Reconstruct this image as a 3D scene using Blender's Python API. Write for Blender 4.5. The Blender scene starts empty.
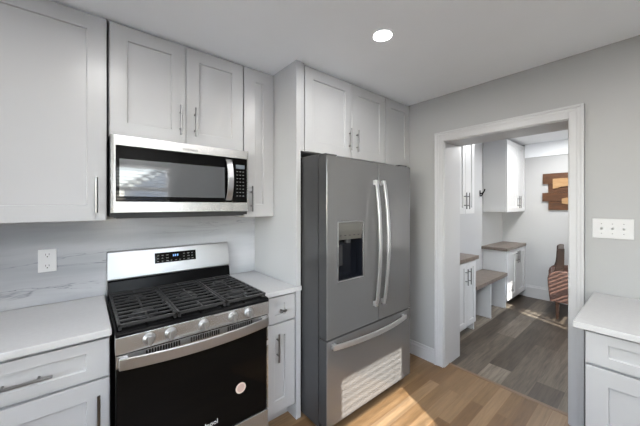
import bpy, bmesh, math, random
from mathutils import Vector, Matrix
random.seed(4)
S = bpy.context.scene
COL = S.collection
R = math.radians

# ------------------------------------------------------------------ camera
cd = bpy.data.cameras.new('camera')
cam = bpy.data.objects.new('camera', cd); COL.objects.link(cam)
cam.location = (-.0962, -2.2104, 1.4688)
cam.rotation_euler = (R(90), 0, R(-39.881))
cd.sensor_width = 36; cd.lens = 281.2459/640*36
cd.shift_y = -7.55/640
cd.clip_start = .02
S.camera = cam
# ------------------------------------------------------------------ world, sun, exposure
SUN_DIR = Vector((.42, 1.0, -.675)).normalized()
W = bpy.data.worlds.new('sky'); S.world = W; W.use_nodes = True
wn = W.node_tree; wn.nodes.clear()
wo = wn.nodes.new('ShaderNodeOutputWorld'); wb = wn.nodes.new('ShaderNodeBackground')
sky = wn.nodes.new('ShaderNodeTexSky'); sky.sky_type = 'NISHITA'; sky.sun_disc = False
sky.sun_elevation = R(32); sky.sun_rotation = R(203); sky.air_density = 1.0; sky.dust_density = .25
hsv = wn.nodes.new('ShaderNodeHueSaturation'); hsv.inputs['Saturation'].default_value = .5
wn.links.new(sky.outputs[0], hsv.inputs['Color']); wn.links.new(hsv.outputs[0], wb.inputs[0]); wn.links.new(wb.outputs[0], wo.inputs[0])
wb.inputs[1].default_value = 1.2
sd = bpy.data.lights.new('sun', 'SUN'); sun = bpy.data.objects.new('sun', sd); COL.objects.link(sun)
sd.energy = 10.6; sd.angle = R(.45); sd.color = (1, .95, .87)
sun.rotation_euler = SUN_DIR.to_track_quat('-Z', 'Y').to_euler()
sun.location = (-3, -9, 6)
LAMP_W = 3.8
S.view_settings.view_transform = 'Standard'; S.view_settings.look = 'None'
S.view_settings.gamma = 1; S.view_settings.use_curve_mapping = False
S.view_settings.exposure = 1.12

# ------------------------------------------------------------------ materials
def mat(name, col, rough=.5, metal=0.0, spec=.5, emit=None, estr=0, coat=0):
    m = bpy.data.materials.new(name); m.use_nodes = True
    b = m.node_tree.nodes['Principled BSDF']
    b.inputs['Base Color'].default_value = (*col, 1)
    b.inputs['Roughness'].default_value = rough
    b.inputs['Metallic'].default_value = metal
    b.inputs['Specular IOR Level'].default_value = spec
    b.inputs['Coat Weight'].default_value = coat
    if emit:
        b.inputs['Emission Color'].default_value = (*emit, 1); b.inputs['Emission Strength'].default_value = estr
    return m
def nd(m, t, **k):
    n = m.node_tree.nodes.new(t)
    for a, v in k.items(): setattr(n, a, v)
    return n
def lk(m, a, b): m.node_tree.links.new(a, b)
def coords(m, scale, rot=(0, 0, 0)):
    t = nd(m, 'ShaderNodeTexCoord'); mp = nd(m, 'ShaderNodeMapping')
    mp.inputs['Scale'].default_value = scale; mp.inputs['Rotation'].default_value = rot
    lk(m, t.outputs['Object'], mp.inputs[0]); return mp.outputs[0]
def noise(m, vec, scale, detail=4, rough=.5, dist=0):
    n = nd(m, 'ShaderNodeTexNoise'); n.inputs['Scale'].default_value = scale
    n.inputs['Detail'].default_value = detail; n.inputs['Roughness'].default_value = rough
    n.inputs['Distortion'].default_value = dist
    lk(m, vec, n.inputs['Vector']); return n.outputs['Fac']
def ramp(m, fac, stops):
    r = nd(m, 'ShaderNodeValToRGB'); e = r.color_ramp.elements
    while len(e) < len(stops): e.new(.5)
    for i, (p, c) in enumerate(stops): e[i].position = p; e[i].color = (*c, 1)
    lk(m, fac, r.inputs[0]); return r.outputs[0]
def bump(m, fac, strength, dist=.002):
    b = nd(m, 'ShaderNodeBump'); b.inputs['Strength'].default_value = strength; b.inputs['Distance'].default_value = dist
    lk(m, fac, b.inputs['Height']); lk(m, b.outputs[0], m.node_tree.nodes['Principled BSDF'].inputs['Normal'])
def mottled(name, col, rough, amt=.03, scale=3, bmp=0, spec=.4):
    m = mat(name, col, rough, 0, spec); v = coords(m, (1, 1, 1))
    f = noise(m, v, scale, 3)
    lo = tuple(max(0, c*(1-amt)) for c in col); hi = tuple(min(1, c*(1+amt)) for c in col)
    lk(m, ramp(m, f, [(.3, lo), (.7, hi)]), m.node_tree.nodes['Principled BSDF'].inputs['Base Color'])
    if bmp: bump(m, noise(m, v, 180, 2), bmp, .001)
    return m
def steel(name, col, rough, metal=.85):
    m = mat(name, col, rough, metal); b = m.node_tree.nodes['Principled BSDF']
    b.inputs['Anisotropic'].default_value = .5
    f = noise(m, coords(m, (.6, .6, 9)), 1.5, 2, .5)
    mr = nd(m, 'ShaderNodeMapRange'); mr.inputs['To Min'].default_value = rough-.015; mr.inputs['To Max'].default_value = rough+.015
    lk(m, f, mr.inputs[0]); lk(m, mr.outputs[0], b.inputs['Roughness'])
    return m
def planks(name, cols, width, row, grain_lo, rough, gap_col):
    m = mat(name, cols[0], rough, 0, .45)
    v = coords(m, (1, 1, 1)); b = m.node_tree.nodes['Principled BSDF']
    br = nd(m, 'ShaderNodeTexBrick'); lk(m, v, br.inputs['Vector'])
    br.offset = .37; br.offset_frequency = 2
    br.inputs['Scale'].default_value = 1; br.inputs['Brick Width'].default_value = width
    br.inputs['Row Height'].default_value = row; br.inputs['Mortar Size'].default_value = .0012
    br.inputs['Mortar Smooth'].default_value = .3; br.inputs['Bias'].default_value = 0
    br.inputs['Color1'].default_value = (0, 0, 0, 1); br.inputs['Color2'].default_value = (1, 1, 1, 1); br.inputs['Mortar'].default_value = (.5, .5, .5, 1)
    tone = ramp(m, br.outputs['Color'], [(i/(len(cols)-1), c) for i, c in enumerate(cols)])
    # grain stretched along the boards, shifted per board
    t = nd(m, 'ShaderNodeTexCoord'); mp = nd(m, 'ShaderNodeMapping'); mp.inputs['Scale'].default_value = (1.6, 22, 1)
    add = nd(m, 'ShaderNodeVectorMath', operation='ADD'); lk(m, t.outputs['Object'], add.inputs[0]); lk(m, br.outputs['Color'], add.inputs[1])
    lk(m, add.outputs[0], mp.inputs[0])
    g = noise(m, mp.outputs[0], 2.2, 6, .62, .6)
    gc = ramp(m, g, [(.3, (grain_lo,)*3), (.62, (1, 1, 1))])
    mx = nd(m, 'ShaderNodeMixRGB', blend_type='MULTIPLY'); mx.inputs[0].default_value = 1
    lk(m, tone, mx.inputs[1]); lk(m, gc, mx.inputs[2])
    m2 = nd(m, 'ShaderNodeMixRGB'); lk(m, br.outputs['Fac'], m2.inputs[0]); lk(m, mx.outputs[0], m2.inputs[1]); m2.inputs[2].default_value = (*gap_col, 1)
    lk(m, m2.outputs[0], b.inputs['Base Color'])
    return m
def woodgrain(name, lo, hi, rough, scale=(2, 2, 14)):
    m = mat(name, lo, rough, 0, .4)
    f = noise(m, coords(m, scale), 3, 5, .6, .8)
    lk(m, ramp(m, f, [(.3, lo), (.7, hi)]), m.node_tree.nodes['Principled BSDF'].inputs['Base Color']); return m

WALL = mottled('wall_paint', (.345, .347, .343), .6, .015, 2, .05)
CEIL = mottled('ceiling_paint', (.86, .885, .915), .7, .015, 2, .05)
TRIM = mottled('trim_paint', (.46, .462, .468), .35, .01)
CAB_LIT = mottled('cabinet_paint_lit', (.56, .565, .57), .35, .01)  # same white cabinet paint, lightened to carry the mudroom's brighter light
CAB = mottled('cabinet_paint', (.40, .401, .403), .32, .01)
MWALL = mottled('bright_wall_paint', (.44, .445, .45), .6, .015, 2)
QUARTZ = mottled('white_quartz', (.46, .46, .46), .2, .02, 60)
OAK = planks('oak_strip_floor', [(.135, .076, .034), (.19, .117, .058), (.26, .172, .096)], .95, .083, .72, .33, (.16, .08, .035))
LVP = planks('grey_plank_floor', [(.05, .039, .029), (.105, .085, .065), (.22, .19, .152)], 1.2, .18, .4, .42, (.06, .045, .035))
STEEL = steel('stainless_steel', (.50, .495, .487), .27)
STEELG = steel('guard_steel', (.43, .435, .445), .34)
STEELF = steel('fridge_steel', (.205, .204, .203), .17, .56)
STEELH = mat('brushed_handle_steel', (.50, .50, .505), .28, .95)
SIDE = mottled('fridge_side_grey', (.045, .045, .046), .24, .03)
NICKEL = mat('brushed_nickel', (.22, .22, .22), .3, 1)
BLACK = mat('black_enamel', (.003, .003, .0033), .2, 0, .08)
BGLASS = mat('black_glass', (.003, .003, .003), .04, 0, .12, coat=0)
MGLASS = mat('microwave_window_glass', (.055, .058, .062), .05, 0, .9)
IRON = mottled('cast_iron', (.022, .022, .0225), .42, .1, 90, 0, .4)
DARK = mat('dark_plastic', (.02, .02, .022), .5)
DRECESS = mat('dispenser_black', (.006, .007, .010), .15, 0, .25)
DPANEL = mat('dispenser_panel', (.17, .165, .15), .3, .5)
MARK = mat('printed_marking', (.16, .16, .16), .5)
KNOB = mat('knob_metal', (.42, .42, .42), .34, .9)
HSTEEL = mat('fridge_handle_steel', (.64, .64, .645), .28, .85)
BLUE = mat('clock_digits', (.2, .4, .8), .5, emit=(.25, .5, 1), estr=.15)
PLATE = mat('white_plastic', (.72, .72, .72), .35)
PLATE2 = mat('grey_white_plastic', (.46, .46, .46), .35)
SLOT = mat('slot_dark', (.006, .006, .006), .7, 0, .1)
STICK = mat('sticker_beige', (.62, .50, .42), .6)
WOODTOP = woodgrain('greybrown_wood_top', (.115, .092, .078), (.20, .165, .14), .4, (14, 3, 3))
ARTW = woodgrain('dark_stained_wood', (.045, .017, .006), (.115, .045, .015), .55, (3, 3, 16))
ARTL = woodgrain('pale_wood', (.30, .165, .07), (.40, .25, .12), .55, (3, 3, 16))
CHW = woodgrain('dark_walnut', (.022, .011, .007), (.045, .021, .012), .4, (10, 10, 3))
CHF = mottled('brown_leather', (.11, .060, .046), .45, .15, 30)
SLAT = mat('blind_slat', (.80, .80, .79), .45)
BULB = mat('lamp_lens', (1, 1, 1), .5, emit=(1, .97, .92), estr=14)
BRASS = mat('threshold_strip', (.16, .10, .06), .35)
SIDING = mottled('blue_siding', (.33, .40, .50), .7, .05)
ROOFM = mottled('roof_shingle', (.12, .12, .13), .8, .2, 30)
BOUNCE = mottled('concrete_bounce', (.76, .77, .79), .9, .05, 2)  # unseen ground outside, made pale to bounce daylight up onto the ceilings
def glass_mat():
    m = bpy.data.materials.new('window_glass'); m.use_nodes = True; n = m.node_tree; n.nodes.clear()
    o = n.nodes.new('ShaderNodeOutputMaterial'); t = n.nodes.new('ShaderNodeBsdfTransparent'); g = n.nodes.new('ShaderNodeBsdfGlossy')
    g.inputs['Roughness'].default_value = .02; f = n.nodes.new('ShaderNodeFresnel'); f.inputs[0].default_value = 1.45; x = n.nodes.new('ShaderNodeMixShader')
    n.links.new(f.outputs[0], x.inputs[0]); n.links.new(t.outputs[0], x.inputs[1]); n.links.new(g.outputs[0], x.inputs[2]); n.links.new(x.outputs[0], o.inputs[0]); return m
WGLASS = glass_mat()
def marble():
    m = mat('veined_marble', (.6, .6, .62), .16, 0, .5); b = m.node_tree.nodes['Principled BSDF']
    v = coords(m, (.5, 1, 4.2), (0, R(-2), 0))
    base = ramp(m, noise(m, v, 1.6, 4, .55, .4), [(.3, (.35, .363, .387)), (.7, (.50, .509, .527))])
    def vein(scale, width, strength, seed):
        mp = nd(m, 'ShaderNodeMapping'); mp.inputs['Location'].default_value = (seed, 0, seed*1.7); lk(m, v, mp.inputs[0])
        f = noise(m, mp.outputs[0], scale, 5, .55, .7)
        a = nd(m, 'ShaderNodeMath', operation='SUBTRACT'); lk(m, f, a.inputs[0]); a.inputs[1].default_value = .5
        c = nd(m, 'ShaderNodeMath', operation='ABSOLUTE'); lk(m, a.outputs[0], c.inputs[0])
        msk = noise(m, mp.outputs[0], 1.3, 2); k = ramp(m, msk, [(.52, (0, 0, 0)), (.64, (1, 1, 1))])
        l = ramp(m, c.outputs[0], [(0, (strength,)*3), (width, (0, 0, 0))])
        x = nd(m, 'ShaderNodeMixRGB', blend_type='MULTIPLY'); x.inputs[0].default_value = 1; lk(m, l, x.inputs[1]); lk(m, k, x.inputs[2]); return x.outputs[0]
    cur = base
    for a in ((1.1, .006, 1, 3.1), (1.8, .006, .9, 8.4)):
        x = nd(m, 'ShaderNodeMixRGB'); lk(m, vein(*a), x.inputs[0]); lk(m, cur, x.inputs[1]); x.inputs[2].default_value = (.09, .10, .115, 1); cur = x.outputs[0]
    lk(m, cur, b.inputs['Base Color']); return m
MARBLE = marble()

# ------------------------------------------------------------------ mesh helpers
ORG = {}
class MB:
    def __init__(s): s.bm = bmesh.new()
    def face(s, pts):
        s.bm.faces.new([s.bm.verts.new(p) for p in pts]); return s
    def box(s, x0, x1, y0, y1, z0, z1):
        x0, x1 = sorted((x0, x1)); y0, y1 = sorted((y0, y1)); z0, z1 = sorted((z0, z1))
        v = [s.bm.verts.new(p) for p in ((x0,y0,z0),(x1,y0,z0),(x1,y1,z0),(x0,y1,z0),(x0,y0,z1),(x1,y0,z1),(x1,y1,z1),(x0,y1,z1))]
        for f in ((3,2,1,0),(4,5,6,7),(0,1,5,4),(1,2,6,5),(2,3,7,6),(3,0,4,7)): s.bm.faces.new([v[i] for i in f])
        return s
    def prism(s, poly, axis, a, b):
        """poly of 2-D points extruded along axis from a to b"""
        def P(p, t): return {'x': (t, p[0], p[1]), 'y': (p[0], t, p[1]), 'z': (p[0], p[1], t)}[axis]
        A = [s.bm.verts.new(P(p, a)) for p in poly]; B = [s.bm.verts.new(P(p, b)) for p in poly]
        n = len(poly); s.bm.faces.new(A[::-1]); s.bm.faces.new(B)
        for i in range(n): s.bm.faces.new((A[i], A[(i+1) % n], B[(i+1) % n], B[i]))
        return s
    def rings(s, rs, cap=True, close=False):
        vs = [[s.bm.verts.new(p) for p in r] for r in rs]; n = len(vs[0])
        for a, b in zip(vs, vs[1:] + ([vs[0]] if close else [])):
            for i in range(n): s.bm.faces.new((a[i], a[(i+1) % n], b[(i+1) % n], b[i]))
        if cap and not close: s.bm.faces.new(vs[0][::-1]); s.bm.faces.new(vs[-1])
        return s
    def tube(s, p0, p1, r0, r1=None, n=14):
        p0, p1 = Vector(p0), Vector(p1); r1 = r0 if r1 is None else r1
        d = (p1-p0).normalized(); u = d.orthogonal().normalized(); w = d.cross(u)
        return s.rings([[p + (u*math.cos(2*math.pi*i/n) + w*math.sin(2*math.pi*i/n))*r for i in range(n)] for p, r in ((p0, r0), (p1, r1))])
    def lathe(s, c, axis, prof, n=24):
        """prof = [(radius, offset along axis)]"""
        c = Vector(c); d = Vector(axis).normalized(); u = d.orthogonal().normalized(); w = d.cross(u)
        return s.rings([[c + d*h + (u*math.cos(2*math.pi*i/n) + w*math.sin(2*math.pi*i/n))*max(r, 1e-4) for i in range(n)] for r, h in prof])
    def path(s, pts, sec, up):
        """sweep a rectangular section list [(a,b)] along pts; a along side, b along up"""
        up = Vector(up); rs = []; pts = [Vector(p) for p in pts]
        for i, p in enumerate(pts):
            t = (pts[min(i+1, len(pts)-1)] - pts[max(i-1, 0)]).normalized(); side = t.cross(up).normalized()
            rs.append([p + side*a + up*b for a, b in sec])
        return s.rings(rs)
def base(o): o['kind'] = 'structure'; return o
def obj(name, mb, material, parent=None, bevel=0, seg=2, smooth=False):
    bm = mb.bm; bmesh.ops.recalc_face_normals(bm, faces=bm.faces)
    if parent is not None: org = ORG[parent.name]
    else:
        xs = [v.co for v in bm.verts]
        org = Vector(((min(v.x for v in xs)+max(v.x for v in xs))/2, (min(v.y for v in xs)+max(v.y for v in xs))/2, min(v.z for v in xs)))
    for v in bm.verts: v.co -= org
    me = bpy.data.meshes.new(name); bm.to_mesh(me); bm.free(); me.materials.append(material)
    o = bpy.data.objects.new(name, me); COL.objects.link(o); ORG[o.name] = org.copy() if hasattr(org, 'copy') else org
    if parent is not None: o.parent = parent
    else: o.location = org
    if smooth:
        for p in me.polygons: p.use_smooth = True
    if bevel:
        b = o.modifiers.new('bevel', 'BEVEL'); b.width = bevel; b.segments = seg; b.limit_method = 'ANGLE'; b.angle_limit = R(40)
        b.harden_normals = False
    return o
def tag(o, label, cat, group=None):
    o['label'] = label; o['category'] = cat
    if group: o['group'] = group
    return o
def thing(name, label, cat, loc, group=None):
    o = bpy.data.objects.new(name, None); COL.objects.link(o); o.location = loc; o.empty_display_size = .1
    ORG[o.name] = Vector(loc); return tag(o, label, cat, group)
def text(name, s, size, material, parent, pos, rot, depth=.0006):
    c = bpy.data.curves.new(name, 'FONT'); c.body = s; c.size = size; c.extrude = depth; c.align_x = 'CENTER'; c.align_y = 'CENTER'; c.resolution_u = 4
    t = bpy.data.objects.new('tmp_text', c); COL.objects.link(t)
    me = bpy.data.meshes.new_from_object(t.evaluated_get(bpy.context.evaluated_depsgraph_get()))
    bpy.data.objects.remove(t); bpy.data.curves.remove(c)
    me.materials.clear(); me.materials.append(material); me.name = name
    o = bpy.data.objects.new(name, me); COL.objects.link(o); o.parent = parent
    o.location = Vector(pos) - ORG[parent.name]; o.rotation_euler = rot; ORG[o.name] = Vector(pos); return o

# ------------------------------------------------------------------ room shell
XL, XR, XR2, YF, YB, H = -1.9, 2.404, 2.713, -3.30, 0.0, 2.470
MX, MY0, MY1, MH = 5.392, -2.62, -.52, 2.45
DY0, DY1, DH = -1.828, -.978, 2.045           # doorway opening
def st(name, mb, m, bevel=0): return base(obj(name, mb, m, None, bevel))
st('floor', MB().box(XL-.12, 2.497, YF-.1, .1, -.1, 0), OAK)
st('floor_mudroom', MB().box(2.497, MX+.1, MY0-.1, MY1+.1, -.1, 0), LVP)
st('ceiling', MB().box(XL-.12, XR, YF-.1, .1, H, H+.1), CEIL)
st('ceiling_mudroom', MB().box(XR2, MX+.1, MY0-.1, MY1+.1, MH, MH+.1), CEIL)
st('wall_back', MB().box(XL-.1, XR, YB, YB+.1, 0, H), WALL)
LW = (-2.95, -1.15, .70, 2.25)                   # wide unseen left-wall window, added for sky fill: y0,y1,z0,z1
w = MB(); w.box(XL-.12, XL, YF-.1, LW[0], 0, H).box(XL-.12, XL, LW[1], .1, 0, H).box(XL-.12, XL, LW[0], LW[1], 0, LW[2]).box(XL-.12, XL, LW[0], LW[1], LW[3], H)
st('wall_left', w, WALL)
KW = (.10, .885, 1.06, 2.06)                   # kitchen window x0,x1,z0,z1
def holed(ax0, ax1, y0, y1, zt, h):
    m = MB(); m.box(ax0, h[0], y0, y1, 0, zt); m.box(h[1], ax1, y0, y1, 0, zt)
    m.box(h[0], h[1], y0, y1, 0, h[2]); m.box(h[0], h[1], y0, y1, h[3], zt); return m
st('wall_front', holed(XL-.1, XR, YF-.12, YF, H, KW), WALL)
w = MB(); w.box(XR, XR2, YF-.1, DY0-.02, 0, H); w.box(XR, XR2, DY1+.02, .1, 0, H); w.box(XR, XR2, DY0-.02, DY1+.02, DH+.02, H)
st('wall_right', w, WALL)
MW_ = (3.725, 4.42, .72, 1.66)
st('wall_mudroom_front', holed(XR2, MX+.1, MY0-.12, MY0, MH, MW_), MWALL)
st('wall_mudroom_back', MB().box(XR2, MX+.1, MY1, MY1+.1, 0, MH), MWALL)
st('wall_mudroom_right', MB().box(MX, MX+.1, MY0-.1, MY1+.1, 0, MH), MWALL)
# bulkhead band at the top of the far mudroom wall
st('trim_4', MB().box(MX-.018, MX, MY0, MY1-.32, 2.235, MH), CEIL, .002)
# door lining
j = MB(); j.box(XR-.002, XR2+.002, DY1, DY1+.02, 0, DH+.02); j.box(XR-.002, XR2+.002, DY0-.02, DY0, 0, DH+.02); j.box(XR-.002, XR2+.002, DY0, DY1, DH, DH+.02)
st('door_1', j, TRIM)
def casing(name, xf, s):
    m = MB(); a, b, t = DY0-.082, DY1+.086, DH+.087
    def leg(y0, y1, z0, z1):
        m.box(xf, xf+s*.016, y0, y1, z0, z1)
    leg(DY1+.006, b, 0, t); leg(a, DY0-.006, 0, t); leg(DY0-.006, DY1+.006, DH+.006, t)
    m.box(xf, xf+s*.026, b-.016, b, 0, t); m.box(xf, xf+s*.026, a, a+.016, 0, t); m.box(xf, xf+s*.026, a+.016, b-.016, t-.016, t)
    m.box(xf, xf+s*.020, b-.036, b-.016, 0, t-.016); m.box(xf, xf+s*.020, a+.016, a+.036, 0, t-.016); m.box(xf, xf+s*.020, a+.036, b-.036, t-.036, t-.016)
    return st(name, m, TRIM, .002)
casing('trim_1', XR, -1); casing('trim_2', XR2, 1)
st('trim_3', MB().prism([(2.478, 0), (2.516, 0), (2.510, .006), (2.484, .006)], 'y', DY0, DY1), BRASS)
def bboard(name, ax, c, a, b, s, h):
    m = MB(); pr = [(c, 0), (c+s*.016, 0), (c+s*.016, h-.03), (c+s*.010, h-.022), (c+s*.008, h), (c, h)]
    if ax == 'y': m.prism(pr, 'y', a, b)                        # runs along y, profile in x-z
    else: m.prism(pr, 'x', a, b)
    return st(name, m, TRIM)
bboard('baseboard_right', 'y', XR, DY1+.087, -.02, -1, .13)
bboard('baseboard_mudroom_right', 'y', MX, MY0, MY1-.33, -1, .19)
bboard('baseboard_left', 'y', XL, YF, -.66, 1, .13)
bboard('baseboard_front', 'x', YF, XL, 1.70, 1, .13)
# windows (behind the camera / outside the frame, they bring the daylight in)
def window(name, x0, x1, z0, z1, y, wall_t=.12, up=0):
    f = MB(); t = .035; yo = y-wall_t
    f.box(x0, x0+t, yo, y-.02, z0, z1); f.box(x1-t, x1, yo, y-.02, z0, z1); f.box(x0+t, x1-t, yo, y-.02, z0, z0+t); f.box(x0+t, x1-t, yo, y-.02, z1-t, z1)
    zm = (z0+z1)/2+up; f.box(x0+t, x1-t, yo+.02, yo+.06, zm-.02, zm+.02)
    o = st(name, f, TRIM, .002)
    c = obj('window_casing', MB().box(x0-.075, x0, y, y+.018, z0-.02, z1+.08).box(x1, x1+.075, y, y+.018, z0-.02, z1+.08).box(x0, x1, y, y+.018, z1, z1+.08).box(x0-.09, x1+.09, y, y+.05, z0-.045, z0-.02), TRIM, o)
    g = obj('pane', MB().box(x0+t, x1-t, yo+.035, yo+.039, z0+t, z1-t), WGLASS, o)
    return o
wf = MB()
for a, b, c, d in ((LW[0], LW[0]+.04, LW[2], LW[3]), (LW[1]-.04, LW[1], LW[2], LW[3]), ((LW[0]+LW[1])/2-.025, (LW[0]+LW[1])/2+.025, LW[2], LW[3]), (LW[0], LW[1], LW[2], LW[2]+.04), (LW[0], LW[1], LW[3]-.04, LW[3])): wf.box(XL-.11, XL-.02, a, b, c, d)
o = st('added_fill_window', wf, TRIM)
obj('pane', MB().box(XL-.07, XL-.066, LW[0], LW[1], LW[2], LW[3]), WGLASS, o)
obj('window_casing', MB().box(XL, XL+.018, LW[0]-.08, LW[0], LW[2]-.09, LW[3]+.08).box(XL, XL+.018, LW[1], LW[1]+.08, LW[2]-.09, LW[3]+.08).box(XL, XL+.018, LW[0], LW[1], LW[3], LW[3]+.08).box(XL, XL+.04, LW[0], LW[1], LW[2]-.09, LW[2]), TRIM, o)
window('window_1', *KW, YF, up=.15); window('window_2', *MW_, MY0)
def blind(label, x0, x1, z0, z1, y, tilt, pitch=.046, depth=.05):
    b = thing('window_blind', label, 'blind', ((x0+x1)/2, y, z0))
    obj('headrail', MB().box(x0, x1, y-.03, y+.03, z1-.045, z1), SLAT, b)
    m = MB(); z = z1-.075; ca, sa = math.cos(tilt)*depth/2, math.sin(tilt)*depth/2
    while z > z0+.03:
        m.prism([(y-ca, z+sa), (y+ca, z-sa), (y+ca, z-sa+.002), (y-ca, z+sa+.002)], 'x', x0+.004, x1-.004); z -= pitch
    obj('slats', m, SLAT, b)
    obj('bottom_rail', MB().box(x0+.004, x1-.004, y-.025, y+.025, z0, z0+.016), SLAT, b)
    for k in (.15, .85): obj('ladder_cord', MB().box(x0+(x1-x0)*k-.001, x0+(x1-x0)*k+.001, y-.027, y-.025, z0+.01, z1-.04), SLAT, b)
blind('white slatted blind hanging in the kitchen window', KW[0]+.004, KW[1]-.004, KW[2]+.002, KW[3]-.037, YF+.02-.02+.032, R(28))
blind('white slatted blind hanging in the mudroom window', MW_[0]+.255, MW_[1]-.004, MW_[2]+.002, MW_[3]-.037, MY0+.032, R(4), .050, .05)
cv = MB(); zz = []  # unseen strip added to block sun, leaving narrow slits of light
for i in range(13): zz.append((3.905+i*.0042, MY0+.045+(.012 if i % 2 else -.012)))
cv.prism(zz+[(x, y+.004) for x, y in zz[::-1]], 'z', .22, 1.56)
tag(obj('sun_blocker', cv, SLAT), 'narrow pleated white strip added to block sun beside the mudroom window blind', 'sun_blocker')
# outside
st('ground', MB().box(-20, 24, -34, YF-.14, -.6, -.5), BOUNCE)
hs = thing('house', 'blue sided neighbouring house with gabled roof across the yard', 'house', (4.5, -14, -.5))
obj('wall', MB().box(1.5, 7.5, -17, -13, -.5, 2.3), SIDING, hs)
obj('roof', MB().prism([(1.2, 2.25), (4.5, 4.1), (7.8, 2.25), (7.8, 2.4), (4.5, 4.28), (1.2, 2.4)], 'y', -17.3, -12.7), ROOFM, hs)
obj('gable', MB().prism([(1.5, 2.3), (7.5, 2.3), (4.5, 4.05)], 'y', -16.9, -13.02), SIDING, hs)

# ------------------------------------------------------------------ ceiling lights
def downlight(x, y, z, label, watts=LAMP_W):
    t = thing('recessed_light', label, 'light', (x, y, z-.006), 'recessed ceiling lights')
    obj('trim_ring', MB().lathe((x, y, z), (0, 0, -1), [(.068, 0), (.067, .003), (.056, .005), (.052, .002), (.052, 0)], 32), CEIL, t, smooth=True)
    obj('lens', MB().lathe((x, y, z-.0005), (0, 0, -1), [(.051, 0), (.051, .002), (.02, .0035)], 32), BULB, t)
    l = bpy.data.lights.new('recessed_lamp', 'AREA'); l.shape = 'DISK'; l.size = .10; l.energy = watts; l.color = (1, .995, .985)
    o = bpy.data.objects.new('recessed_lamp', l); COL.objects.link(o); o.location = (0, 0, -.003); o.parent = t
downlight(1.249, -1.175, H, 'round lit recessed ceiling light in front of the cupboards over the refrigerator')
downlight(.0, -1.175, H, 'added out-of-view ceiling light in front of the range')  # this and the next four are added out of view to brighten the kitchen
downlight(-1.25, -1.175, H, 'added out-of-view ceiling light over the left end of the counter')
downlight(1.249, -2.55, H, 'added out-of-view ceiling light near the window wall by the short counter', 5)
downlight(.45, -2.80, H, 'added out-of-view ceiling light in front of the kitchen window', 14)
downlight(-1.25, -2.55, H, 'added out-of-view ceiling light in the corner by the left wall')
downlight(3.3, -1.75, MH, 'added out-of-view ceiling light in the mudroom just past the doorway', 8)  # both mudroom lamps are added, hidden above the door head, to brighten it
downlight(4.6, -1.5, MH, 'added out-of-view ceiling light over the armchair in the mudroom', 13)

# ------------------------------------------------------------------ cabinets
def fr(face, c):
    """returns mapping (u, d, z) -> world; d = distance out of the plane at c"""
    return (lambda u, d, z: (u, c-d, z)) if face == '-y' else (lambda u, d, z: (c-d, u, z))
def shaker(name, parent, face, c, u0, u1, z0, z1, rs=.078, rz=None, t=.02, rec=.010, m=None):
    """five-piece door: frame with a recessed flat panel; c = plane the back sits on"""
    rz = rs if rz is None else rz; P = fr(face, c); mb = MB(); b = mb.bm; m = m or CAB
    def q(u0, u1, z0, z1, d): return [b.verts.new(P(u, d, z)) for u, z in ((u0, z0), (u1, z0), (u1, z1), (u0, z1))]
    A = q(u0, u1, z0, z1, 0); B = q(u0, u1, z0, z1, t); C = q(u0+rs, u1-rs, z0+rz, z1-rz, t); e = .002
    D = q(u0+rs+e, u1-rs-e, z0+rz+e, z1-rz-e, t-rec)
    b.faces.new(A)
    for X, Y in ((A, B), (B, C), (C, D)):
        for i in range(4): b.faces.new((X[i], X[(i+1) % 4], Y[(i+1) % 4], Y[i]))
    b.faces.new(D)
    return obj(name, mb, m, parent, .0012, 1)
def handle(parent, face, c, u, z, vertical=True, L=.182, name='handle'):
    P = fr(face, c); m = MB(); r = .006
    if vertical:
        m.tube(P(u, .030, z-L/2), P(u, .030, z+L/2), r)
        for s in (-.05, .05): m.tube(P(u, 0, z+s), P(u, .030, z+s), .005)
    else:
        m.tube(P(u-L/2, .030, z), P(u+L/2, .030, z), r)
        for s in (-.05, .05): m.tube(P(u+s, 0, z), P(u+s, .030, z), .005)
    return obj(name, m, NICKEL, parent, smooth=False, bevel=.001, seg=1)
def carcass(parent, x0, x1, y0, y1, z0, z1, toe=None):
    m = MB()
    if toe: m.box(x0, x1, y0, y1, .10, z1); m.box(x0, x1, min(y0, y1)+.075, max(y0, y1), 0, .10)
    else: m.box(x0, x1, y0, y1, z0, z1)
    return obj('body', m, CAB, parent, .001, 1)

# --- upper cabinets on the back wall
UF = -.313          # carcass front; doors are 20 mm proud
UBZ, UTZ = 1.385, 2.4695
u = thing('wall_cabinet', 'tall white shaker wall cabinet left of the microwave, above the outlet', 'cabinet', (-.29, -.15, UBZ), 'white wall cabinets')
carcass(u, -.575, -.006, -.002, UF, UBZ, UTZ)
d = shaker('door', u, '-y', UF-.001, -.572, -.010, UBZ+.004, 2.458); handle(d, '-y', UF-.021, -.050, 1.523)
u = thing('wall_cabinet', 'white shaker wall cabinet at the far left end of the row outside the picture', 'cabinet', (-.87, -.15, UBZ), 'white wall cabinets')
carcass(u, -1.15, -.579, -.002, UF, UBZ, UTZ)
d = shaker('door', u, '-y', UF-.001, -1.147, -.582, UBZ+.004, 2.458); handle(d, '-y', UF-.021, -.622, 1.523)
u = thing('wall_cabinet', 'short white two-door wall cabinet directly above the microwave', 'cabinet', (.383, -.15, 1.842), 'white wall cabinets')
carcass(u, .002, .764, -.002, UF, 1.845, UTZ)
d = shaker('door', u, '-y', UF-.001, .006, .384, 1.849, 2.458); handle(d, '-y', UF-.021, .352, 1.988)
d = shaker('door', u, '-y', UF-.001, .388, .761, 1.849, 2.458); handle(d, '-y', UF-.021, .437, 1.990)
u = thing('wall_cabinet', 'narrow tall white wall cabinet between microwave and refrigerator side panel', 'cabinet', (.89, -.15, UBZ), 'white wall cabinets')
carcass(u, .768, 1.013, -.002, UF, UBZ, UTZ)
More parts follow.
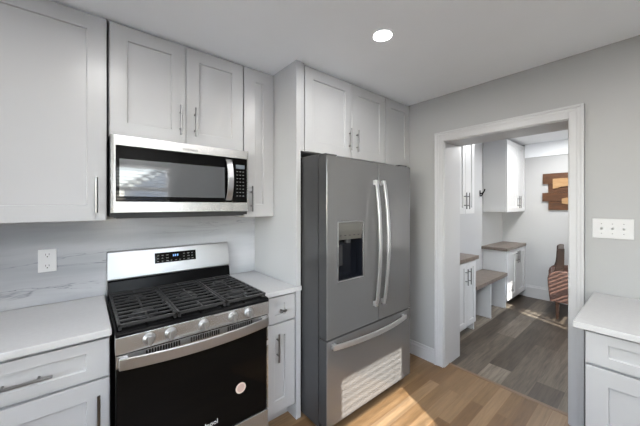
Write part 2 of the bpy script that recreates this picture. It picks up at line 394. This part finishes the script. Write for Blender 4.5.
d = shaker('door', u, '-y', UF-.001, .771, 1.010, UBZ+.004, 2.458, .088, .088); handle(d, '-y', UF-.021, .822, 1.516)
tag(obj('side_panel', MB().box(1.015, 1.052, -.002, -.628, 0, 2.4695), CAB, None, .001, 1), 'tall white side panel from floor to ceiling beside the refrigerator', 'panel')
u = thing('over_fridge_cabinet', 'deep white two-door cabinet above the refrigerator', 'cabinet', (1.53, -.3, 1.85), 'deep cabinets over the refrigerator')
carcass(u, 1.054, 2.010, -.002, -.600, 1.85, UTZ)
obj('filler_strip', MB().box(1.054, 1.086, -.600, -.620, 1.85, UTZ), CAB, u)
d = shaker('door', u, '-y', -.601, 1.094, 1.570, 1.853, 2.458); handle(d, '-y', -.621, 1.537, 1.997, L=.178)
d = shaker('door', u, '-y', -.601, 1.574, 2.007, 1.853, 2.458); handle(d, '-y', -.621, 1.622, 1.997, L=.178)
u = thing('over_fridge_cabinet', 'deep white single-door cabinet in the corner right of the one over the refrigerator', 'cabinet', (2.2, -.3, 1.85), 'deep cabinets over the refrigerator')
carcass(u, 2.012, 2.402, -.002, -.600, 1.85, UTZ)
shaker('door', u, '-y', -.601, 2.016, 2.398, 1.853, 2.458)

# --- base cabinets on the back wall
BF = -.598
def base_unit(label, x0, x1, hx, dh, small=False):
    u = thing('base_cabinet', label, 'cabinet', ((x0+x1)/2, -.3, 0), 'white base cabinets')
    carcass(u, x0, x1, -.016, BF, 0, .882, True)
    d = shaker('drawer', u, '-y', BF-.001, x0+.004, x1-.004, .703, .868, .08, .046)
    if small:
        P = fr('-y', BF-.011); m = MB(); xc, zc = (x0+x1)/2+.01, .777
        m.tube(P(xc, 0, zc), P(xc, .034, zc), .005); m.tube(P(xc-.024, .036, zc), P(xc+.024, .036, zc), .0075)
        obj('knob', m, NICKEL, d, .001, 1)
    else: handle(d, '-y', BF-.011, (x0+x1)/2, .775, False)
    d = shaker('door', u, '-y', BF-.001, x0+.004, x1-.004, .112, .690)
    handle(d, '-y', BF-.021, hx, dh); return u
base_unit('white base cabinet with drawer and bar pull, left of the range', -.568, -.008, -.050, .545)
base_unit('white base cabinet at the far left end of the counter outside the picture', -1.14, -.570, -.62, .545)
base_unit('narrow white base cabinet between range and refrigerator side panel', .768, 1.012, .867, .545, True)
CT = .914
tag(obj('countertop', MB().box(-1.15, -.004, -.014, -.636, .884, CT), QUARTZ, None, .003), 'white quartz countertop left of the range below the outlet', 'countertop', 'white quartz countertops')
tag(obj('countertop', MB().prism([(.766, -.014), (1.0145, -.014), (1.0145, -.6285), (1.053, -.6285), (1.053, -.640), (.766, -.640)], 'z', .884, CT), QUARTZ, None, .002), 'small white quartz countertop between range and refrigerator side panel', 'countertop', 'white quartz countertops')
tag(obj('backsplash', MB().box(-1.15, 1.0145, -.001, -.013, .915, UBZ-.001).box(.003, .763, -.001, -.013, .70, .915), MARBLE), 'grey-veined white marble backsplash between counter and wall cabinets', 'backsplash')

# --- counter on the right wall, right of the doorway
def right_unit(label, y0, y1):
    xf = 1.736
    u = thing('base_cabinet', label, 'cabinet', ((xf+XR)/2, (y0+y1)/2, 0), 'white base cabinets')
    m = MB(); m.box(xf, XR-.012, y0, y1, .10, .882); m.box(xf+.075, XR-.012, y0, y1, 0, .10); obj('body', m, CAB, u, .001, 1)
    d = shaker('drawer', u, '-x', xf-.001, y0+.004, y1-.004, .735, .878, .075, .042)
    handle(d, '-x', xf-.011, (y0+y1)/2-.02, .806, False)
    d = shaker('door', u, '-x', xf-.001, y0+.004, y1-.004, .112, .722, .075); handle(d, '-x', xf-.021, y0+.045, .545)
right_unit('white base cabinet right of the doorway below the triple light switch', -2.60, -1.992)
right_unit('white base cabinet in the corner by the window wall outside the picture', -3.21, -2.602)
tag(obj('countertop', MB().box(1.70, XR-.002, -3.28, -1.952, .886, CT+.001), QUARTZ, None, .003), 'white quartz countertop right of the doorway below the triple light switch', 'countertop', 'white quartz countertops')

# ------------------------------------------------------------------ range
RX0, RX1 = .005, .760; RC = (RX0+RX1)/2
g = thing('gas_range', 'stainless steel gas range with black oven door and cast iron grates', 'range', (RC, -.35, 0))
obj('body', MB().box(RX0+.004, RX1-.004, -.03, -.655, .03, .888), BLACK, g)
ct = MB(); ct.prism([(-.03, .888), (-.03, .912), (-.655, .912), (-.690, .909), (-.701, .900), (-.703, .888)], 'x', RX0, RX1)
obj('cooktop', ct, BLACK, g, .001, 1)
cp = obj('control_panel', MB().prism([(-.655, .812), (-.655, .888), (-.702, .888), (-.702, .812)], 'x', RX0, RX1), STEEL, g, .002)
for kx in (.132, .222, .377, .534, .628):
    k = MB().lathe((kx, -.702, .853), (0, -1, 0), [(.027, 0), (.0255, .005), (.021, .007), (.020, .018), (.018, .020)], 28)
    k.box(kx-.0065, kx+.0065, -.718, -.740, .853-.021, .853+.021)
    obj('knob', k, KNOB, g, .0015, 2)
# back guard
bg = obj('back_guard', MB().prism([(-.016, .912), (-.016, 1.182), (-.040, 1.182), (-.047, 1.176), (-.074, 1.012), (-.068, 1.004), (-.060, .912)], 'x', RX0+.002, RX1+.006), STEELG, g, .004, 3)
obj('vent_riser', MB().prism([(-.060, .912), (-.060, 1.008), (-.082, 1.0), (-.098, .912)], 'x', RX0+.003, RX1+.004), BLACK, g, .002, 1)
def gy(z): return -.047-(1.176-z)*(.027/.164)          # face of the sloping guard
def on_guard(m, x0, x1, z0, z1, t0, t1): return m.prism([(gy(z0)-t0, z0), (gy(z0)-t1, z0), (gy(z1)-t1, z1), (gy(z1)-t0, z1)], 'x', x0, x1)
dp = obj('display', on_guard(MB(), .262, .523, 1.080, 1.147, -.001, .0015), BGLASS, g)
mk = MB()
for i in range(9):
    for r_ in range(3):
        if 3 <= i <= 5 and r_ > 0: continue
        x = .276+i*.027; z = 1.089+r_*.019
        on_guard(mk, x, x+random.uniform(.008, .017), z, z+.0045, .0015, .002)
obj('display_markings', mk, MARK, dp)
ck = MB()
for x in (.372, .384, .398): on_guard(ck, x, x+.008, 1.116, 1.130, .0015, .002)
obj('clock_digits', ck, BLUE, dp)
# burners and grates
for bx, by, br in ((.135, -.52, .046), (.135, -.22, .036), (.382, -.37, .042), (.63, -.52, .05), (.63, -.22, .036)):
    b = obj('burner', MB().lathe((bx, by, .912), (0, 0, 1), [(br+.018, 0), (br+.014, .004), (br, .006), (br, .013), (br-.004, .014)], 28), DARK, g)
    obj('burner_cap', MB().lathe((bx, by, .926), (0, 0, 1), [(br-.004, 0), (br-.002, .003), (br-.004, .006), (br*.6, .008)], 28), IRON, b, smooth=True)
def grate(x0, x1):
    m = MB(); y0, y1, zt, zb = -.682, -.100, .939, .931; t = .0055
    for x in (x0+t, x1-t): m.box(x-t, x+t, y0, y1, zb-.006, zt-.001)
    for y in (y0+t, y1-t): m.box(x0, x1, y-t, y+t, zb-.006, zt-.001)
    n = 10
    for i in range(1, n):
        y = y0+(y1-y0)*i/n
        near = [abs(y-c) < .045 for c in (-.52, -.22)]
        if any(near) and x1-x0 > .25:
            c = (x0+x1)/2; m.box(x0, c-.052, y-.004, y+.004, zb, zt); m.box(c+.052, x1, y-.0045, y+.0045, zb, zt)
        else: m.box(x0, x1, y-.0045, y+.0045, zb, zt)
    c = (x0+x1)/2
    m.box(c-.0045, c+.0045, y0, -.575, zb, zt-.0005); m.box(c-.0045, c+.0045, -.465, -.275, zb, zt-.0005); m.box(c-.0045, c+.0045, -.165, y1, zb, zt-.0005)
    for x in (x0+.008, x1-.008):
        for y in (y0+.008, y1-.008, (y0+y1)/2): m.box(x-.006, x+.006, y-.006, y+.006, .911, zb)
    obj('grate', m, IRON, g, .0015, 1)
grate(RX0+.010, .256); grate(.259, .506); grate(.509, RX1-.010)
# oven door
od = obj('oven_door', MB().box(RX0+.002, RX1-.002, -.655, -.694, .240, .806), BLACK, g, .002)
obj('door_glass', MB().box(RX0+.004, RX1-.012, -.694, -.698, .243, .752), BGLASS, od, .001, 1)
tr = obj('door_top_trim', MB().box(RX0+.002, RX1-.002, -.6945, -.699, .752, .806), STEEL, od, .001, 1)
obj('door_edge_trim', MB().box(RX1-.012, RX1-.002, -.6945, -.699, .243, .752), STEEL, od)
for gx in (.19, .385, .575):
    vs = MB()
    for i in range(13):
        x = gx-.07+i*.0115; vs.box(x, x+.007, -.6985, -.6996, .778, .802)
    obj('vent_slots', vs, SLOT, tr)
hp = []
for i in range(25):
    t = i/24; x = RX0+.012+(RX1-RX0-.022)*t; hp.append((x, -.714-.050*math.sin(math.pi*t)**.8, .776))
hd = obj('door_handle', MB().path(hp, [(-.006, -.027), (.006, -.027), (.006, .024), (-.006, .024)], (0, 0, 1)), STEELH, od, .004, 3)
for hx in (RX0+.016, RX1-.046): obj('handle_mount', MB().box(hx, hx+.030, -.697, -.716, .756, .796), STEELH, hd, .003)
obj('sticker', MB().lathe((.582, -.698, .434), (0, -1, 0), [(.030, 0), (.030, .0008)], 28), STICK, od)
sk = obj('sticker_print', MB().lathe((.582, -.6988, .434), (0, -1, 0), [(.021, 0), (.021, .0003)], 28), mat('sticker_print', (.50, .36, .30), .6), od)
text('brand_lettering', 'Whirlpool', .034, PLATE, od, (.382, -.6984, .312), (R(90), 0, 0))
lw = obj('storage_drawer', MB().box(RX0+.002, RX1-.002, -.655, -.698, .055, .235), STEEL, g, .003)
obj('toe_plate', MB().box(RX0+.01, RX1-.01, -.60, -.63, .002, .055), DARK, g)

# ------------------------------------------------------------------ microwave
mwt = thing('microwave', 'stainless over-the-range microwave with black glass door, hung above the gas range', 'microwave', (.383, -.2, 1.404))
obj('body', MB().box(.004, .763, -.014, -.395, 1.408, 1.842), DARK, mwt)
fz0, fz1, yF = 1.428, 1.838, -.430
m = MB()
def frame_mb(m, x0, x1, z0, z1, gx0, gx1, gz0, gz1, y0, y1, ch):
    b = m.bm
    def q(a, c, d, e, y): return [b.verts.new(p) for p in ((a, y, d), (c, y, d), (c, y, e), (a, y, e))]
    A = q(x0, x1, z0, z1, y0); B = q(x0, x1, z0, z1, y1+ch); C = q(x0+ch, x1-ch, z0+ch*.4, z1-ch*.4, y1); D = q(gx0, gx1, gz0, gz1, y1); E = q(gx0+.002, gx1-.002, gz0+.002, gz1-.002, y1+.004)
    for X, Y in ((A, B), (B, C), (C, D), (D, E)):
        for i in range(4): b.faces.new((X[i], X[(i+1) % 4], Y[(i+1) % 4], Y[i]))
    b.faces.new(A); b.faces.new(E)
frame_mb(m, .005, .762, fz0, fz1, .024, .747, 1.488, 1.782, -.396, yF, .012)
mf = obj('front_frame', m, STEEL, mwt)
obj('frame_split', MB().box(.6445, .646, yF+.002, yF-.0003, fz0+.006, 1.488), SLOT, mf)
obj('door_glass', MB().box(.026, .6435, yF+.006, yF-.001, 1.490, 1.780), BGLASS, mwt, .001, 1)
obj('window', MB().box(.040, .594, yF-.0012, yF-.0018, 1.517, 1.712), MGLASS, mwt)
kp = obj('control_panel', MB().box(.6465, .7455, yF+.006, yF-.001, 1.490, 1.780), BGLASS, mwt, .001, 1)
mk = MB()
for r_ in range(8):
    for c_ in range(3):
        x = .672+c_*.021; z = 1.530+r_*.023
        mk.box(x, x+.010, yF-.001, yF-.0016, z, z+.004)
obj('keypad_markings', mk, MARK, kp)
obj('display', MB().box(.668, .728, yF-.001, yF-.0016, 1.712, 1.738), mat('dim_lcd', (.10, .12, .14), .3), kp)
hp = []
for i in range(17):
    t = i/16; hp.append((.616, yF-.006-.040*math.sin(math.pi*t)**.7, 1.502+.264*t))
obj('door_handle', MB().path(hp, [(-.019, -.004), (.019, -.004), (.019, .004), (-.019, .004)], (0, -1, 0)), STEELH, mwt, .003, 2)
text('brand_lettering', 'Whirlpool', .020, MARK, mwt, (.385, yF-.0004, 1.800), (R(90), 0, 0))
obj('vent_grille', MB().box(.03, .74, -.05, -.39, 1.400, 1.408), DARK, mwt)
for tx in (.10, .60): obj('task_lens', MB().box(tx, tx+.07, -.10, -.16, 1.397, 1.400), PLATE, mwt)

# ------------------------------------------------------------------ refrigerator
FX0, FX1, FXM = 1.068, 1.996, 1.582; FY = -.885; FB = -.806
f = thing('refrigerator', 'stainless french-door refrigerator with water dispenser and bottom freezer drawer', 'refrigerator', ((FX0+FX1)/2, -.42, 0))
obj('body', MB().box(FX0+.002, FX1-.002, -.04, -.795, .02, 1.806), SIDE, f, .003)
obj('gasket', MB().box(FX0+.012, FX1-.012, -.795, FB, .06, 1.783), DARK, f)
def slab(name, x0, x1, z0, z1, hole=None, rnd=.004):
    """door with rounded vertical front edges; optional pocket hole=(a,b,c,d,depth)"""
    m = MB(); b = m.bm
    prof = []
    n = 5
    for i in range(n+1): a = math.pi/2*i/n; prof.append((x0+rnd-rnd*math.cos(a), FY+rnd-rnd*math.sin(a)))
    pr2 = [(x0+x1-p[0], p[1]) for p in prof][::-1]
    if not hole:
        m.prism([(x0, FB)] + prof + pr2 + [(x1, FB)], 'z', z0, z1)
    else:
        a0, a1, c0, c1, dp = hole; xs = [prof[-1][0], a0, a1, pr2[0][0]]; zs = [z0, c0, c1, z1]
        V = {}
        for i, x in enumerate(xs):
            for j_, z in enumerate(zs): V[i, j_] = b.verts.new((x, FY, z))
        for i in range(3):
            for j_ in range(3):
                if (i, j_) != (1, 1): b.faces.new((V[i, j_], V[i+1, j_], V[i+1, j_+1], V[i, j_+1]))
        B_ = [b.verts.new((x, FY+dp, z)) for x, z in ((a0, c0), (a1, c0), (a1, c1), (a0, c1))]
        F_ = [V[1, 1], V[2, 1], V[2, 2], V[1, 2]]
        for i in range(4): b.faces.new((F_[i], F_[(i+1) % 4], B_[(i+1) % 4], B_[i]))
        b.faces.new(B_)
        def strip(pts, edge):
            cols = [[b.verts.new((x, y, z)) for z in zs] for x, y in pts] ; cols = cols + [edge] if edge[1] else cols
            return cols
        L = [[b.verts.new((x, y, z)) for z in zs] for x, y in [(x0, FB)] + prof[:-1]] + [[V[0, k] for k in range(4)]]
        Rr = [[V[3, k] for k in range(4)]] + [[b.verts.new((x, y, z)) for z in zs] for x, y in pr2[1:] + [(x1, FB)]]
        for cols in (L, Rr):
            for p, q in zip(cols, cols[1:]):
                for k in range(3): b.faces.new((p[k], q[k], q[k+1], p[k+1]))
        for k in (0, 3):
            ring = [c[k] for c in L] + [V[1, k], V[2, k]] + [c[k] for c in Rr]
            b.faces.new(ring)
        for k in range(3): b.faces.new((L[0][k], L[0][k+1], Rr[-1][k+1], Rr[-1][k]))
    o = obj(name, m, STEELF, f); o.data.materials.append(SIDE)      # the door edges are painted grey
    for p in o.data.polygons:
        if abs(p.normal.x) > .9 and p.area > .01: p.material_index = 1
    return o
HL = (1.168, 1.403, .976, 1.356, .062)
dl = slab('door', FX0-.001, FXM-.002, .619, 1.785, HL)
dr = slab('door', FXM+.002, FX1+.001, .619, 1.785)
dw = slab('freezer_drawer', FX0-.001, FX1+.001, .062, .606)
obj('base_grille', MB().box(FX0+.02, FX1-.02, -.60, -.79, .012, .058), DARK, f)
obj('foot', MB().tube((FX0+.05, -.76, 0), (FX0+.05, -.76, .02), .02), DARK, f); obj('foot', MB().tube((FX1-.05, -.76, 0), (FX1-.05, -.76, .02), .02), DARK, f)
for hx in (FX0+.01, FX1-.11): obj('hinge_cover', MB().box(hx, hx+.10, -.797, -.86, 1.787, 1.803), SIDE, f, .003)
# dispenser
ds = obj('dispenser_recess', MB().box(HL[0]+.001, HL[1]-.001, FY+.058, FY+.0615, HL[2]+.001, 1.236).box(HL[0]+.0005, HL[0]+.004, FY+.002, FY+.058, HL[2]+.001, 1.236).box(HL[1]-.004, HL[1]-.0005, FY+.002, FY+.058, HL[2]+.001, 1.236).box(HL[0]+.004, HL[1]-.004, FY+.004, FY+.058, HL[2]+.001, HL[2]+.008), DRECESS, dl)
dpn = obj('dispenser_panel', MB().prism([(FY+.060, 1.236), (FY+.012, 1.240), (FY+.002, 1.300), (FY+.001, 1.355), (FY+.060, 1.355)], 'x', HL[0]+.001, HL[1]-.001), DPANEL, dl, .001, 1)
for i in range(5): obj('dispenser_button', MB().box(1.185+i*.043, 1.185+i*.043+.014, FY+.003, FY+.0065, 1.266, 1.271), DARK, dpn)
fm = MB(); a0, a1, c0, c1 = HL[:4]; e = .007
fm.box(a0-e, a0, FY-.0025, FY+.002, c0-e, c1+e); fm.box(a1, a1+e, FY-.0025, FY+.002, c0-e, c1+e); fm.box(a0, a1, FY-.0025, FY+.002, c0-e, c0); fm.box(a0, a1, FY-.0025, FY+.002, c1, c1+e)
obj('dispenser_frame', fm, STEELH, dl, .001, 1)
obj('dispenser_paddle', MB().box(1.195, 1.245, FY+.040, FY+.046, 1.06, 1.20), DARK, dl, .004)
obj('water_nozzle', MB().tube((1.286, FY+.035, 1.215), (1.286, FY+.035, 1.238), .02), DARK, dl)
def vhandle(parent, x, z0, z1, lean):
    pts = []
    for i in range(21):
        t = i/20; s = math.sin(math.pi*t); pts.append((x + lean*s, FY-.020-.042*s**.8, z0+(z1-z0)*t))
    sec = [(-.013, -.007), (-.009, -.010), (.009, -.010), (.013, -.007), (.013, .006), (-.013, .006)]
    h = obj('handle', MB().path(pts, sec, (0, -1, 0)), HSTEEL, parent, .002, 2)
    for z in (z0+.003, z1-.035): obj('handle_mount', MB().box(x-.011, x+.011, FY-.022, FY+.001, z, z+.032), HSTEEL, h)
vhandle(dl, 1.528, .735, 1.655, -.004); vhandle(dr, 1.618, .735, 1.655, .004)
pts = []
for i in range(25):
    t = i/24; s = math.sin(math.pi*t); pts.append((1.105+.800*t, FY-.020-.042*s**.8, .570))
h = obj('handle', MB().path(pts, [(-.007, -.018), (.007, -.018), (.007, .016), (-.007, .016)], (0, 0, 1)), HSTEEL, dw, .003, 2)
for hx in (1.108, 1.875): obj('handle_mount', MB().box(hx, hx+.027, FY-.020, FY+.001, .556, .584), HSTEEL, h)

# ------------------------------------------------------------------ plates on the walls
o = thing('wall_outlet', 'white double electrical outlet on the marble backsplash left of the range', 'outlet', (-.258, -.013, 1.095))
pl = obj('cover_plate', MB().box(-.296, -.220, -.0132, -.019, 1.096, 1.222), PLATE, o, .002)
for z in (1.128, 1.190):
    s = obj('socket', MB().lathe((-.258, -.019, z), (0, -1, 0), [(.017, 0), (.017, .0015)], 20), PLATE, o)
    obj('socket_slots', MB().box(-.266, -.264, -.0204, -.0208, z-.001, z+.009).box(-.252, -.250, -.0204, -.0208, z-.001, z+.009).box(-.2605, -.2555, -.0204, -.0208, z-.011, z-.006), SLOT, s)
o = thing('light_switch', 'white triple light switch plate on the wall right of the doorway', 'light switch', (XR, -2.036, 1.262))
obj('cover_plate', MB().box(XR-.0002, XR-.006, -2.126, -1.946, 1.263, 1.386), PLATE2, o, .002)
for y in (-1.988, -2.036, -2.084):
    obj('toggle', MB().prism([(XR-.006, 1.317), (XR-.006, 1.333), (XR-.017, 1.337), (XR-.017, 1.329)], 'y', y-.005, y+.005), PLATE2, o, .001, 1)
    for z in (1.354, 1.294): obj('screw', MB().tube((XR-.006, y, z), (XR-.0066, y, z), .003), NICKEL, o)

# ------------------------------------------------------------------ mudroom
MF = -.820       # carcass front; doors to -.84
yb = MY1-.002
def mdoor(u, x0, x1, z0, z1, rs): return shaker('door', u, '-y', MF-.001, x0, x1, z0, z1, rs, m=CAB_LIT)
u = thing('mudroom_base_cabinet', 'white low cabinet with wood top just inside the doorway, left of the bench', 'cabinet', (3.21, -.68, 0), 'mudroom base cabinets')
obj('body', MB().box(2.96, 3.452, yb, MF, .09, .832).box(2.96, 3.43, yb, MF+.07, 0, .09).box(3.43, 3.452, yb, MF, 0, .09), CAB_LIT, u, .001, 1)
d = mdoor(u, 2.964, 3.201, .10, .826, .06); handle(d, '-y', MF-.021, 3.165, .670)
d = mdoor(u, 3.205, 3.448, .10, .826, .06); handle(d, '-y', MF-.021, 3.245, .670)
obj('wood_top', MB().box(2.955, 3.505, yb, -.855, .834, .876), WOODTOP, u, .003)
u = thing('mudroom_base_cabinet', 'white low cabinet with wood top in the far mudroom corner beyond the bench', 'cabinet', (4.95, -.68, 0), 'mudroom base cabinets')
obj('body', MB().box(4.535, MX-.003, yb, MF, .09, .815).box(4.56, MX-.003, yb, MF+.07, 0, .09).box(4.535, 4.56, yb, MF, 0, .09), CAB_LIT, u, .001, 1)
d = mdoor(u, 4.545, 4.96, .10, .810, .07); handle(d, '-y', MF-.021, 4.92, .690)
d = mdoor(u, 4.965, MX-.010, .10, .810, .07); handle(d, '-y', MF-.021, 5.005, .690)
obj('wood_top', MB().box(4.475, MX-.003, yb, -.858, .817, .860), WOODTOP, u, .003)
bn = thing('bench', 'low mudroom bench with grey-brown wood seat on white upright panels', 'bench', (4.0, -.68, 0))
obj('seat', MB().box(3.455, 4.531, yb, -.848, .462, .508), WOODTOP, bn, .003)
for x in (3.945, 4.505): obj('support_panel', MB().box(x, x+.028, yb, -.828, 0, .461), CAB_LIT, bn, .001, 1)
obj('back_rail', MB().box(3.455, 4.503, yb, yb-.02, .36, .461), CAB_LIT, bn)
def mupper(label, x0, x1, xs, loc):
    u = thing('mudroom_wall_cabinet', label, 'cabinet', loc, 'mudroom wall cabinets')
    obj('body', MB().box(x0, x1, yb, MF, 1.372, 2.428), CAB_LIT, u, .001, 1)
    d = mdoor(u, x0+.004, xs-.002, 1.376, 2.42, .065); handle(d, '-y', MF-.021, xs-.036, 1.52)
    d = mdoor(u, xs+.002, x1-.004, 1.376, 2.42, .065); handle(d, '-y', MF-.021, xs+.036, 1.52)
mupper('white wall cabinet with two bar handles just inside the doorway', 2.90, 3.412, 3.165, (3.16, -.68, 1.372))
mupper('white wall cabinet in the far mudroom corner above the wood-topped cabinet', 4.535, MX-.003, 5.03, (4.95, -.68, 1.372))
HKX = 4.42
hk = thing('coat_hook', 'black double coat hook on the white mudroom wall above the bench', 'hook', (HKX, yb, 1.62))
obj('back_plate', MB().box(HKX-.012, HKX+.012, yb, yb-.006, 1.615, 1.695), SLOT, hk, .002)
for a, z, n_ in ((0.055, 1.67, 'upper_prong'), (.035, 1.635, 'lower_prong')):
    m = MB(); pp = [(HKX, yb-.004, z-.02), (HKX, yb-a*.6, z-.025), (HKX, yb-a, z), (HKX, yb-a-.012, z+.035)]
    for p, q in zip(pp, pp[1:]): m.tube(p, q, .010)
    m.lathe(pp[-1], (0, 0, 1), [(.004, -.008), (.011, 0), (.004, .008)], 12); obj(n_, m, SLOT, hk)
# wooden wall art on the far wall
ar = thing('wall_art', 'wall art of staggered dark stained boards with pale wood pieces on the mudroom wall', 'wall art', (MX, -1.5, 1.40))
for (z0, z1, ya, yc, t) in ((1.80, 1.957, -1.076, -1.80, .030), (1.664, 1.798, -1.143, -1.92, .024), (1.532, 1.662, -1.070, -1.84, .030), (1.400, 1.530, -1.143, -1.90, .024)):
    obj('board', MB().box(MX-.002, MX-.002-t, yc, ya, z0, z1), ARTW, ar, .002)
bl = MB().prism([(-1.20, 1.872), (-1.30, 1.876), (-1.42, 1.872), (-1.55, 1.86), (-1.62, 1.80), (-1.52, 1.75), (-1.44, 1.765), (-1.36, 1.752), (-1.29, 1.748), (-1.255, 1.727), (-1.20, 1.722)], 'x', MX-.030, MX-.046)
obj('pale_piece', bl, ARTL, ar, .002)
obj('pale_piece', MB().prism([(-1.305, 1.57), (-1.36, 1.585), (-1.50, 1.57), (-1.56, 1.50), (-1.44, 1.47), (-1.36, 1.488), (-1.305, 1.497)], 'x', MX-.030, MX-.044), ARTL, ar, .002)

# armchair beyond the doorway (seen from its side, mostly behind the casing); local: faces +y
ch = thing('armchair', 'dark brown armchair by the far mudroom wall, half hidden by the door casing', 'chair', (0, 0, 0))
ORG[ch.name] = Vector((0, 0, 0))
obj('back_post', MB().prism([(.19, .60), (.172, .66), (.162, .74), (.158, .88), (.148, .905), (.125, .915), (.08, .915), (.085, .60)], 'x', -.27, -.235), CHW, ch, .005)
obj('back_post', MB().prism([(.19, .60), (.172, .66), (.162, .74), (.158, .88), (.148, .905), (.125, .915), (.08, .915), (.085, .60)], 'x', .235, .27), CHW, ch, .005)
obj('top_rail', MB().box(-.235, .235, .085, .140, .84, .91), CHW, ch, .008)
obj('back_cushion', MB().box(-.228, .228, .09, .125, .46, .855), CHF, ch, .012, 3)
for s in (-1, 1):
    obj('arm', MB().prism([(.225, .22), (.245, .40), (.250, .52), (.240, .560), (.215, .590), (.18, .612), (.13, .625), (-.33, .605), (-.37, .58), (-.38, .22)], 'x', s*.235, s*.29), CHF, ch, .010, 3)
obj('seat', MB().box(-.232, .232, -.38, .045, .24, .45), CHF, ch, .02, 3)
obj('back_shell', MB().box(-.232, .232, .09, .22, .22, .585), CHF, ch, .02, 3)
for x in (-.255, .255):
    for y, yt in ((.15, .16), (-.34, -.33)):
        obj('leg', MB().rings([[(x-a, y-a, z) if i == 0 else (x+a, y-a, z) if i == 1 else (x+a, y+a, z) if i == 2 else (x-a, y+a, z) for i in range(4)] for z, a in ((0, .013), (.225, .022))]), CHW, ch, .002, 1)
ch.location = (4.879, -1.49, 0); ch.rotation_euler = (0, 0, R(10))
